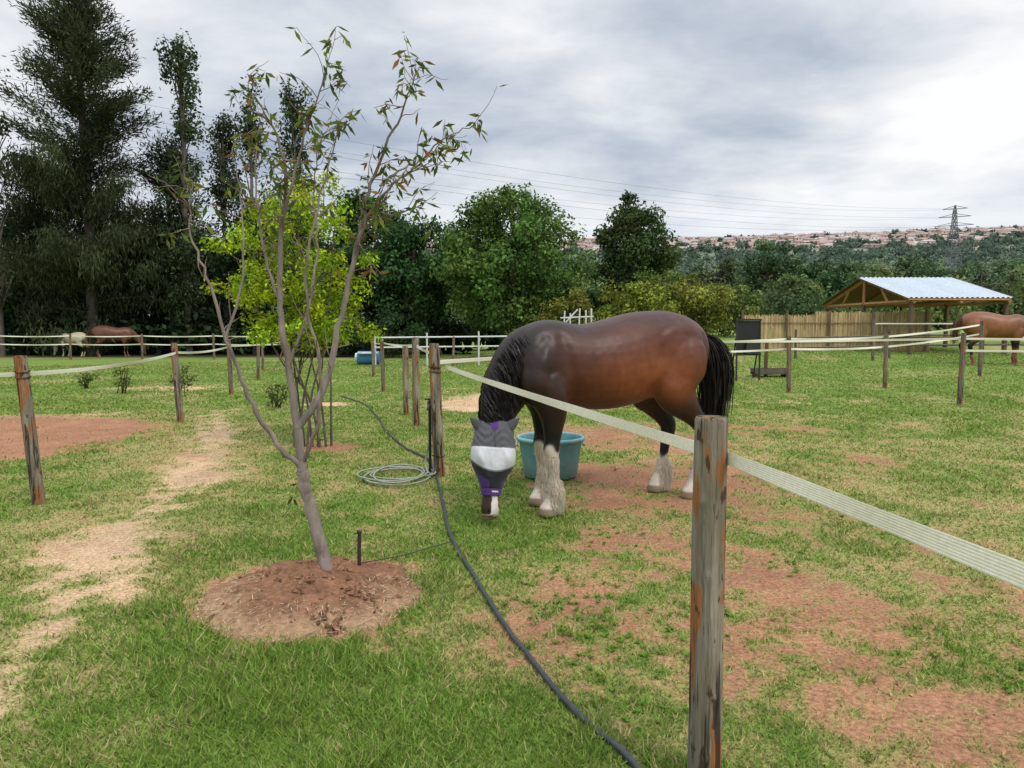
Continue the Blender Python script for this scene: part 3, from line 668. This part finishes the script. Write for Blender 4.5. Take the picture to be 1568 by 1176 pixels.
def casuarina(name,x,y,H,Wd,nb=110,dens=110,col=(.035,.045,.022)):
    tb=B();lb=B();tb.tube([(x,y,-.1),(x+.1,y,H*.3),(x-.1,y,H*.7),(x,y,H*.97)],[H*.016,H*.013,H*.008,.03],9,(.08,.065,.055))
    for i in range(nb):
        t=rng.random()**.8;z=H*(.05+.92*t)
        prof=(1-t)**.55*(.55+.45*math.sin(min(1,t*3)*1.57))
        if t>.5: prof=.62*(1.04-t)/.5*1.0+.07
        L_=Wd/2*prof*rng.uniform(.45,1.25)+.3
        a=rng.uniform(0,6.28);rise=.2+1.0*t
        d=np.array([math.cos(a),math.sin(a),rise]);p0=np.array([x,y,z-L_*rise*.4])
        K=np.array([p0+d*L_*s_+np.array([0,0,-.18*L_*s_*s_]) for s_ in np.linspace(0,1,5)])
        tb.tube(K,np.linspace(.06*(1.2-t),.015,5),5,(.08,.065,.055))
        br=rng.uniform(.5,1.5)
        hi_=t>.5
        nt=int(2+L_*(1.15 if hi_ else 1.4))
        for s_ in np.linspace(.25 if hi_ else .2,1,nt):
            c0=p0+d*L_*s_+np.array([0,0,-.18*L_*s_*s_]);n=int(dens*(.72 if hi_ else 1))
            P_=c0+rng.normal(0,1,(n,3))*([.26,.26,.24] if hi_ else [.34,.34,.36])
            D=nrm(rng.normal(0,.5,(n,3))+(np.array([0,0,-1.0]) if t<.45 else d*.6+np.array([0,0,-.1])))
            lb.leaves(P_,D,rng.normal(0,1,(n,3)),rng.uniform(.2,.5,n),.068,LB*np.array(col)*br*(.55+.9*rng.random((n,1))))
    e=empty(name,(x,y,0))
    for o in (tb.obj('trunk',M_bark,True),lb.obj('crown',M_leaf)): o.parent=e;o.location=(-x,-y,0)
casuarina('casuarina_tree',-23.2,41,21,9.5,155,105,(.04,.05,.025))
casuarina('casuarina_tree',-19.6,43,12,6.5,60,80,(.03,.042,.02))
casuarina('casuarina_tree',-26.5,43,11,6.5,60,80,(.032,.042,.02))
def poplar(name,x,y,H,Wd,col,n=46,sparse=1.,leafn=120):
    tb=B();lb=B();tb.tube([(x,y,-.1),(x,y,H*.5),(x+.1,y,H*.98)],[H*.012,H*.008,.02],8,(.15,.13,.11))
    for i in range(n):
        t=rng.random();z=H*(.12+.88*t);r_=Wd/2*(math.sin(min(t*1.15+.12,1)*2.6)**.8*.8+.1)*rng.random()**.6
        a=rng.uniform(0,6.28);cen=np.array([x+r_*math.cos(a),y+r_*math.sin(a),z])
        tb.tube([np.array([x,y,max(z-1.8,.5)]),(np.array([x,y,z-.6])+cen)/2,cen+[0,0,.8]],[.05,.03,.012],5,(.15,.13,.11))
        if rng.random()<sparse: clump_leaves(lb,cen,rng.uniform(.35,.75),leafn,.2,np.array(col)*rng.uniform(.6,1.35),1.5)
    e=empty(name,(x,y,0))
    for o in [tb.obj('trunk',M_bark,True),lb.obj('crown',M_leaf)]: o.parent=e;o.location=(-x,-y,0)
poplar('poplar_tree',-18.3,42,17.2,3.4,(.045,.065,.03),64)
poplar('poplar_tree',-16.9,44,13.5,2.6,(.04,.055,.028),40)
poplar('poplar_tree',-14.9,43,15.0,3.0,(.035,.05,.025),54)
poplar('poplar_tree',-12.7,44,15.5,2.4,(.035,.05,.025),46)
poplar('poplar_tree',-27.6,40,17,3.0,(.05,.055,.035),60,.35,60)
poplar('poplar_tree',-30.0,41,15,3.0,(.045,.05,.03),50,.5,70)

# golden locust sapling
tb=B();lb=B();lx,ly=-2.62,9.8;gold=np.array([.225,.28,.018])
for i,(dx,dz,dy) in enumerate([(-.25,3.3,0),(.15,3.5,.1),(-.75,3.0,.2),(.35,2.9,-.2),(-.45,2.4,-.3),(.1,2.0,.3),(-1.0,2.5,0),(-.1,3.0,-.3),(.45,2.2,.1)]):
    K=crom([(lx+.06*i-.3,ly+.05*(i%3),-.02),(lx+.045*i-.22+dx*.15,ly+dy*.2,.7),(lx+dx*.5,ly+dy*.6,dz*.5),(lx+dx,ly+dy,dz)],5);tb.tube(K,np.linspace(.018,.005,len(K)),6,(.12,.095,.075))
    for k in range(8,len(K)):
        for q in range(2):
            cen=K[k]+rng.normal(0,1,3)*[.22,.25,.2]
            if cen[2]<1.35: continue
            clump_leaves(lb,cen,rng.uniform(.12,.24),110,.055,gold*rng.uniform(.6,1.25)*[rng.uniform(.75,1.1),1,1],.7,.5)
for i in range(36):
    a=rng.uniform(0,6.28);q=rng.random()**.5;zz=rng.uniform(1.4,3.3)
    wz=1.12*math.sin(max(.1,(zz-.8)/2.9)*2.7)
    cen=np.array([lx-.28+q*wz*math.cos(a),ly+q*wz*math.sin(a)*.8,zz])
    clump_leaves(lb,cen,rng.uniform(.12,.26),120,.055,gold*rng.uniform(.55,1.25)*[rng.uniform(.75,1.1),1,1],.7,.5)
    tb.tube([np.array([lx-.2,ly,zz-.6]),cen],[.008,.004],4,(.12,.095,.075))
e=empty('golden_locust_tree',(lx,ly,0))
for o in (tb.obj('trunk',M_bark,True),lb.obj('crown',M_leaf)): o.parent=e;o.location=(-lx,-ly,0)
for x_,y_,h_ in [(-9.3,17.6,.75),(-7.6,16.8,.75),(-11,19,.4),(-4.6,14.5,.5)]:
    tb=B();z0=float(gh(x_,y_))
    for k in range(9):
        tb.tube([(x_+rng.normal(0,.05),y_,z0-.02),(x_+rng.normal(0,.12),y_+rng.normal(0,.1),z0+h_*rng.uniform(.6,1))],[.012,.004],4,(.07,.055,.04))
    for k in range(6): clump_leaves(tb,np.array([x_+rng.normal(0,.12),y_+rng.normal(0,.12),z0+h_*rng.uniform(.3,.85)]),.14,50,.06,(.07,.09,.03))
    tb.obj('sapling',M_leaf)

# ---------------------------------------------------------------- reed fence, shelter, misc
b=B()
for xx in np.arange(9.2,16.6,.028):
    yy=30+.3*math.sin(xx*.5)-.35*max(0,xx-14.2);zz=float(gh(xx,yy));hh=1.42+rng.normal(0,.03)+(.14 if xx>12.2 else 0)
    b.box((xx,yy+rng.normal(0,.012),zz+hh/2),(.022,.02,hh),np.array([.52,.38,.20])*rng.uniform(.65,1.2))
for xx in np.arange(9.2,16.6,1.8): 
    yy=29.9+.3*math.sin(xx*.5)-.35*max(0,xx-14.2);b.tube([(xx,yy,.4),(xx,yy,2.25)],.045,6,(.16,.11,.07))
for zz in(1.0,1.75): b.tube([(xx,29.95+.3*math.sin(xx*.5)-.35*max(0,xx-14.2),zz) for xx in np.arange(9.2,16.6,.4)],.018,5,(.22,.15,.09))
b.obj('reed_fence',M_wood)
sh=empty('open_shelter',(16.8,31.7,.7))
def sob(b,n,m,s=False):
    o=b.obj(n,m,s);o.parent=sh;o.location=(-16.8,-31.7,-.7)
x0,x1,y0,yr,y1,ze,zr=15.0,18.55,27.7,31.7,35.6,2.58,3.58
b=B()
for sgn,(ya,yb) in enumerate(((y0,yr),(y1,yr))):
    xx=np.linspace(x0-.25,x1+.1,180);cor=.022*np.sin(xx*2*np.pi/.19)
    V=[];
    for t in np.linspace(0,1,6): V.append(np.stack([xx,np.full(180,ya+(yb-ya)*t),ze+.1+(zr-ze)*t+cor],1))
    ii=(np.arange(5)[:,None]*180+np.arange(179)[None]);pc=np.repeat(((np.floor(xx/.76)%2)*.05+.95)[None],6,0).reshape(-1,1)
    b.add(np.vstack(V),np.stack([ii,ii+1,ii+181,ii+180],-1).reshape(-1,4),np.array([.47,.53,.60])*pc)
sob(b,'metal_roof',M_metal,True)
b=B();wd=(.38,.20,.085);dk=(.13,.085,.055)
# timber ceiling boards under the sheeting
for ya,yb in((y0,yr),(y1,yr)):
    for xx in np.arange(x0-.2,x1,.16): b.add([(xx,ya,ze+.055),(xx+.15,ya,ze+.055),(xx+.15,yb,zr+.055),(xx,yb,zr+.055)],[[0,1,2,3]],np.array([.22,.125,.06])*rng.uniform(.8,1.15))
for xx in(x0,x0+1.75,x1):
    b.beam((xx,y0,ze),(xx,yr,zr),.09,wd);b.beam((xx,y1,ze),(xx,yr,zr),.09,wd);b.beam((xx,y0,ze-.04),(xx,y1,ze-.04),.08,wd)
    b.beam((xx,yr,ze),(xx,yr,zr),.07,wd)
    for yy in(29.7,33.7): b.beam((xx,yy,ze),(xx,yy+(.6 if yy<yr else -.6),ze+.62),.06,wd)
for t in np.linspace(0,1,5):
    b.beam((x0-.22,y0+(yr-y0)*t,ze+.02+(zr-ze)*t),(x1,y0+(yr-y0)*t,ze+.02+(zr-ze)*t),.04,wd)
sob(b,'roof_truss',M_wood)
b=B()
for xx in(x0,x1):
    for yy in(y0+.2,yr,y1-.2): b.tube([(xx,yy,.3),(xx,yy,ze)],.09,8,dk)
for zz in(1.2,1.7): b.tube([(x0,y0+.2,zz),(x1,y0+.2,zz)],.04,6,dk);b.tube([(x0,y0+.2,zz),(x0,y1,zz)],.04,6,dk)
for k in range(int((x1-x0)/.05)): b.box((x0+.05*k,y1-.3,1.3),(.04,.03,1.4),np.array([.3,.2,.11])*rng.uniform(.7,1.2))
sob(b,'support_posts',M_wood,True)
b=B();bx,by=6.15,19.3;z0=float(gh(bx,by))
b.box((bx,by,z0+1.12),(.60,.05,.86),(.018,.018,.02));b.box((bx,by-.03,z0+1.58),(.66,.06,.05),(.03,.03,.03));b.box((bx,by-.03,z0+.68),(.66,.06,.05),(.03,.03,.03))
b.box((bx+.1,by-.09,z0+.85),(.36,.12,.3),(.03,.03,.032))
for s_ in(-.3,.3): b.tube([(bx+s_,by-.05,z0-.03),(bx+s_,by-.02,z0+1.6)],.025,6,(.03,.03,.03));b.tube([(bx+s_,by+.45,z0-.03),(bx+s_,by+.05,z0+1.1)],.02,6,(.03,.03,.03))
b.obj('hay_feeder_board',M_plastic)
b=B();bx,by=7.0,20.0;z0=float(gh(bx,by))
b.box((bx,by,z0+.1),(.95,.4,.05),(.10,.08,.06))
for s_ in(-1,1): b.box((bx,by+s_*.2,z0+.16),(.95,.03,.14),(.12,.10,.08));b.box((bx+s_*.46,by,z0+.16),(.03,.37,.14),(.12,.10,.08));b.box((bx+s_*.4,by,z0+.03),(.08,.38,.08),(.1,.08,.06))
b.tube([(bx-.1,by+.1,z0),(bx-.08,by+.1,z0+.95)],.05,7,(.12,.07,.05))
b.obj('feed_trough',M_wood)
b=B();bx,by=2.2,26.
for dx in(-.45,-.2,.1,.4,.6): b.tube([(bx+dx,by,.5),(bx+dx+rng.uniform(-.1,.1),by,2.1+rng.uniform(-.15,.2))],.03,6,(.6,.6,.6))
for zz in(1.55,1.9): b.tube([(bx-.5,by,zz),(bx+.65,by,zz+.05)],.03,6,(.6,.6,.6))
b.tube([(bx-.45,by,1.6),(bx+.1,by,2.2)],.03,6,(.6,.6,.6));b.obj('white_metal_gate',M_paint,True)
b=B();bx,by=-6.0,31.
b.tube([(bx-.45,by,.30),(bx+.45,by,.30)],[.28,.28],14,(.05,.2,.4));b.tube([(bx-.47,by-.0,.30),(bx-.55,by,.30)],[.2,.2],12,(.6,.65,.7))
b.box((bx,by-.25,.5),(.8,.3,.08),(.6,.65,.7));b.obj('blue_feed_drum',M_plastic,True)

# ---------------------------------------------------------------- hills, far trees, houses, pylon
YP=[80,200,500,900,1300,1550,1900,2600];ZP=[-1,6,36,88,160,190,186,120]
def hz(x,y):
    x=np.asarray(x,float);y=np.asarray(y,float)
    d=np.hypot(x*.55,y)
    z=np.interp(d,YP,ZP);s=.90+.09*np.clip(x/np.maximum(y,1)/.7,-1,1.2)
    return z*s+(fbm(x/160,y/160,31)-.5)*np.clip(d/90,0,12)
xs=np.linspace(-2600,3000,180);ys=np.concatenate([np.linspace(80,600,50),np.linspace(620,2600,80)])
X,Y=np.meshgrid(xs,ys);Z=hz(X,Y);n=fbm(X/70,Y/70,41)[...,None]
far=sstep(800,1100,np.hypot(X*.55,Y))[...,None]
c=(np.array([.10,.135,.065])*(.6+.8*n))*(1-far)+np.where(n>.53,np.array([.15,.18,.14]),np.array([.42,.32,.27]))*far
w=len(xs);h=len(ys);ii=(np.arange(h-1)[:,None]*w+np.arange(w-1)[None]).ravel()
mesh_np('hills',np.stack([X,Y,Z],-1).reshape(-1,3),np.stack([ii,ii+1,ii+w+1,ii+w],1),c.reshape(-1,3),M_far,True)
lb=B()
def far_tree(x,y,z,H,W_,n,size,col):
    k=max(3,n//60)
    for i in range(k):
        d=nrm(rng.normal(0,1,3));cen=np.array([x,y,z+H*.5])+d*np.array([W_*.3,W_*.3,H*.3])*rng.random()**.4
        clump_leaves(lb,cen,W_*.27,n//k,size,np.array(col)*rng.uniform(.7,1.2),1.0*H/W_*.8,var=.2)
pal=[(.085,.13,.045),(.07,.11,.045),(.12,.155,.055),(.16,.185,.06),(.06,.095,.045),(.13,.145,.075)]
for i in range(75):
    y_=rng.uniform(56,130);u=rng.uniform(.10,.95);x_=u*y_;Hh=rng.uniform(4.0,7.0)*(1+(y_-56)/100)
    far_tree(x_,y_,max(float(hz(x_,y_)) if y_>90 else 0.6,.6)-.5,Hh,Hh*1.1,700,.0115*y_**.85,np.array(pal[rng.integers(0,6)])*rng.uniform(.8,1.2))
for i in range(330):
    y_=130*math.exp(rng.random()*1.25);u=rng.uniform(-.25,1.0);x_=u*y_;Hh=rng.uniform(8,15)
    far_tree(x_,y_,float(hz(x_,y_))-1,Hh,Hh*rng.uniform(.8,1.4),240,.0052*y_,np.array(pal[rng.integers(0,6)])*rng.uniform(.7,1.1)+np.array([.014,.020,.022]))  # constant added to the leaf colour is painted bluish aerial haze
for i in range(1300):
    y_=rng.uniform(430,1050) if i<1000 else rng.uniform(1050,1500);u=rng.uniform(-.3,.95);x_=u*y_;Hh=rng.uniform(9,16) if y_<1050 else rng.uniform(5,9)
    far_tree(x_,y_,float(hz(x_,y_))-1,Hh,Hh*rng.uniform(1,1.8),80,.0046*y_,np.array([.062,.085,.05])*rng.uniform(.6,1.35)+np.array([.026,.036,.038]))  # stronger aerial haze painted into the leaf colour of the farthest trees
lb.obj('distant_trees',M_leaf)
b=B()
for i in range(1500):
    y_=rng.uniform(980,1560);u=rng.uniform(-.2,.95);x_=u*y_;z_=float(hz(x_,y_));w_=rng.uniform(9,18);d_=rng.uniform(8,11);h_=rng.uniform(3.5,6)
    wc=np.array([(.55,.42,.35),(.48,.34,.28),(.62,.54,.47),(.45,.33,.28),(.68,.63,.58)][rng.integers(0,5)]);rc=np.array([(.38,.26,.22),(.32,.25,.23),(.44,.39,.37)][rng.integers(0,3)])
    b.box((x_,y_,z_+h_/2),(w_,d_,h_),wc)
    a,c_=w_/2+.5,d_/2+.5;zb=z_+h_;V=[(x_-a,y_-c_,zb),(x_+a,y_-c_,zb),(x_+a,y_+c_,zb),(x_-a,y_+c_,zb),(x_-a*.7,y_,zb+2.4),(x_+a*.7,y_,zb+2.4)]
    b.add(V,[[0,1,5],[0,5,4],[1,2,5],[2,3,4],[2,4,5],[3,0,4]],rc)
    for k in(-.25,.2): b.box((x_+w_*k,y_-d_/2-.05,z_+h_*.55),(1.8,.1,1.6),(.08,.08,.09))
b.obj('hillside_houses',M_far)
def pylon(x,y,z,H):
    b=B();col=(.16,.17,.18);s=H*.10;lv=[0,.18,.34,.48,.60,.70,.78,.86,.93,1.0];wd=[1,.82,.66,.5,.38,.27,.24,.2,.15,.04]
    cr=lambda k:[np.array([x+sx*s*wd[k],y+sy*s*wd[k],z+H*lv[k]]) for sx,sy in((-1,-1),(1,-1),(1,1),(-1,1))]
    for k in range(len(lv)-1):
        A=cr(k);Bq=cr(k+1)
        for j in range(4):
            b.beam(A[j],Bq[j],.2,col);b.beam(A[j],Bq[(j+1)%4],.12,col);b.beam(A[(j+1)%4],Bq[j],.12,col);b.beam(Bq[j],Bq[(j+1)%4],.12,col)
    arm=[]
    for lf,L_ in((.72,.20),(.84,.17),(.95,.13)):
        for sg in(-1,1):
            tip=np.array([x+sg*H*L_,y-sg*H*L_*.6,z+H*lf]);arm.append(tip)
            b.beam(tip,(x,y,z+H*(lf+.045)),.14,col);b.beam(tip,(x+sg*s*.2,y+s*.2,z+H*lf),.14,col);b.beam(tip,(x+sg*s*.2,y-s*.2,z+H*lf),.14,col)
    b.obj('power_pylon',M_paint);return arm
A1=pylon(236,400,28,38);A2=pylon(-130,105,8,40)
b=B()
for p,q in zip(A1,A2):
    pts=[]
    for t in np.linspace(0,1,40):
        v=p*(1-t)+q*t;v=v.copy();v[2]-=4*t*(1-t)*9;pts.append(v)
    b.tube(pts,.028,4,(.13,.13,.14))
b.obj('power_lines',M_paint)

# ---------------------------------------------------------------- world, sun, camera
EL,AZ=52,38
wd=bpy.data.worlds.new("World");scene.world=wd;wd.use_nodes=True;nt=wd.node_tree;N=nt.nodes;L=nt.links;N.clear()
out=N.new('ShaderNodeOutputWorld')
sky=N.new('ShaderNodeTexSky');sky.sky_type='NISHITA';sky.sun_disc=False;sky.sun_elevation=math.radians(EL);sky.sun_rotation=math.radians(180-AZ)
bg1=N.new('ShaderNodeBackground');bg1.inputs['Strength'].default_value=.1;L.new(sky.outputs[0],bg1.inputs[0])
tc=N.new('ShaderNodeTexCoord');sp=N.new('ShaderNodeSeparateXYZ');L.new(tc.outputs['Generated'],sp.inputs[0])
def math_(op,a,b=None,c=None,clamp=False):
    n=N.new('ShaderNodeMath');n.operation=op;n.use_clamp=clamp
    for i,v in enumerate((a,b,c)):
        if v is None: continue
        if isinstance(v,(int,float)): n.inputs[i].default_value=v
        else: L.new(v,n.inputs[i])
    return n.outputs[0]
def mrange(v,a,b,c,d,smooth=True):
    n=N.new('ShaderNodeMapRange');n.interpolation_type='SMOOTHSTEP' if smooth else 'LINEAR'
    n.inputs['From Min'].default_value=a;n.inputs['From Max'].default_value=b;n.inputs['To Min'].default_value=c;n.inputs['To Max'].default_value=d
    L.new(v,n.inputs['Value']);return n.outputs[0]
zc=math_('MAXIMUM',sp.outputs['Z'],0.0);zz=math_('ADD',zc,.16)
cx=math_('DIVIDE',sp.outputs['X'],zz);cy=math_('DIVIDE',sp.outputs['Y'],zz)
cb=N.new('ShaderNodeCombineXYZ');L.new(cx,cb.inputs[0]);L.new(cy,cb.inputs[1])
def noise(scale,detail,rough,loc,dist=0,sc=(1,1,1)):
    mp=N.new('ShaderNodeMapping');mp.inputs['Location'].default_value=loc;mp.inputs['Scale'].default_value=sc;L.new(cb.outputs[0],mp.inputs[0])
    n=N.new('ShaderNodeTexNoise');n.inputs['Scale'].default_value=scale;n.inputs['Detail'].default_value=detail;n.inputs['Roughness'].default_value=rough;n.inputs['Distortion'].default_value=dist
    L.new(mp.outputs[0],n.inputs['Vector']);return n.outputs['Fac']
n1=noise(.85,6,.52,(3.2,1.4,0),.35,(.8,1.15,1));n2=noise(3.0,5,.6,(7.7,4.1,0),.3)
v=math_('ADD',math_('MULTIPLY',n1,.72),math_('MULTIPLY',n2,.28))
v=math_('ADD',math_('MULTIPLY',math_('SUBTRACT',v,.5),1.7),.63)
def lobe(d,a,b,amt):
    dn=nrm(d);dp=N.new('ShaderNodeVectorMath');dp.operation='DOT_PRODUCT';L.new(tc.outputs['Generated'],dp.inputs[0]);dp.inputs[1].default_value=tuple(dn)
    return mrange(dp.outputs['Value'],a,b,0,amt)
v=math_('ADD',v,lobe((.56,1.03,.30),.94,.999,.20))
v=math_('ADD',v,lobe((.06,1.03,.28),.95,.999,.08))
v=math_('ADD',v,lobe((.36,1.04,.45),.975,.999,-.20))
v=math_('ADD',v,lobe((.35,1.0,.13),.96,.999,-.12))
cr=N.new('ShaderNodeValToRGB');L.new(v,cr.inputs[0]);e=cr.color_ramp
e.elements[0].position=.28;e.elements[0].color=(.36,.42,.52,1);e.elements[1].position=.86;e.elements[1].color=(1.0,1.0,1.0,1)
for p_,c_ in((.40,(.44,.50,.60,1)),(.52,(.57,.62,.70,1)),(.62,(.70,.74,.79,1)),(.72,(.84,.86,.89,1))):
    q=e.elements.new(p_);q.color=c_
hm=N.new('ShaderNodeMix');hm.data_type='RGBA';L.new(mrange(sp.outputs['Z'],.0,.2,.85,0),hm.inputs[0]);L.new(cr.outputs[0],hm.inputs[6]);hm.inputs[7].default_value=(.57,.67,.78,1)
bg2=N.new('ShaderNodeBackground');L.new(hm.outputs[2],bg2.inputs[0]);L.new(mrange(sp.outputs['Z'],.46,.8,1.05,2.4),bg2.inputs['Strength'])
mx=N.new('ShaderNodeMixShader');mx.inputs[0].default_value=.93;L.new(bg1.outputs[0],mx.inputs[1]);L.new(bg2.outputs[0],mx.inputs[2]);L.new(mx.outputs[0],out.inputs[0])
sl=bpy.data.lights.new('sun','SUN');sl.energy=1.5;sl.angle=math.radians(18);sl.color=(1,.95,.88)
so=bpy.data.objects.new('sun',sl);so.rotation_euler=(math.radians(90-EL),0,math.radians(AZ));scene.collection.objects.link(so)
cam=bpy.data.cameras.new('camera');cam.lens=26;cam.sensor_width=36;cam.clip_start=.05;cam.clip_end=6000
co=bpy.data.objects.new('camera',cam);co.location=(0,0,1.6);co.rotation_euler=(math.radians(90-4.44),0,0);scene.collection.objects.link(co);scene.camera=co
scene.view_settings.view_transform='Standard';scene.view_settings.look='None';scene.view_settings.exposure=0
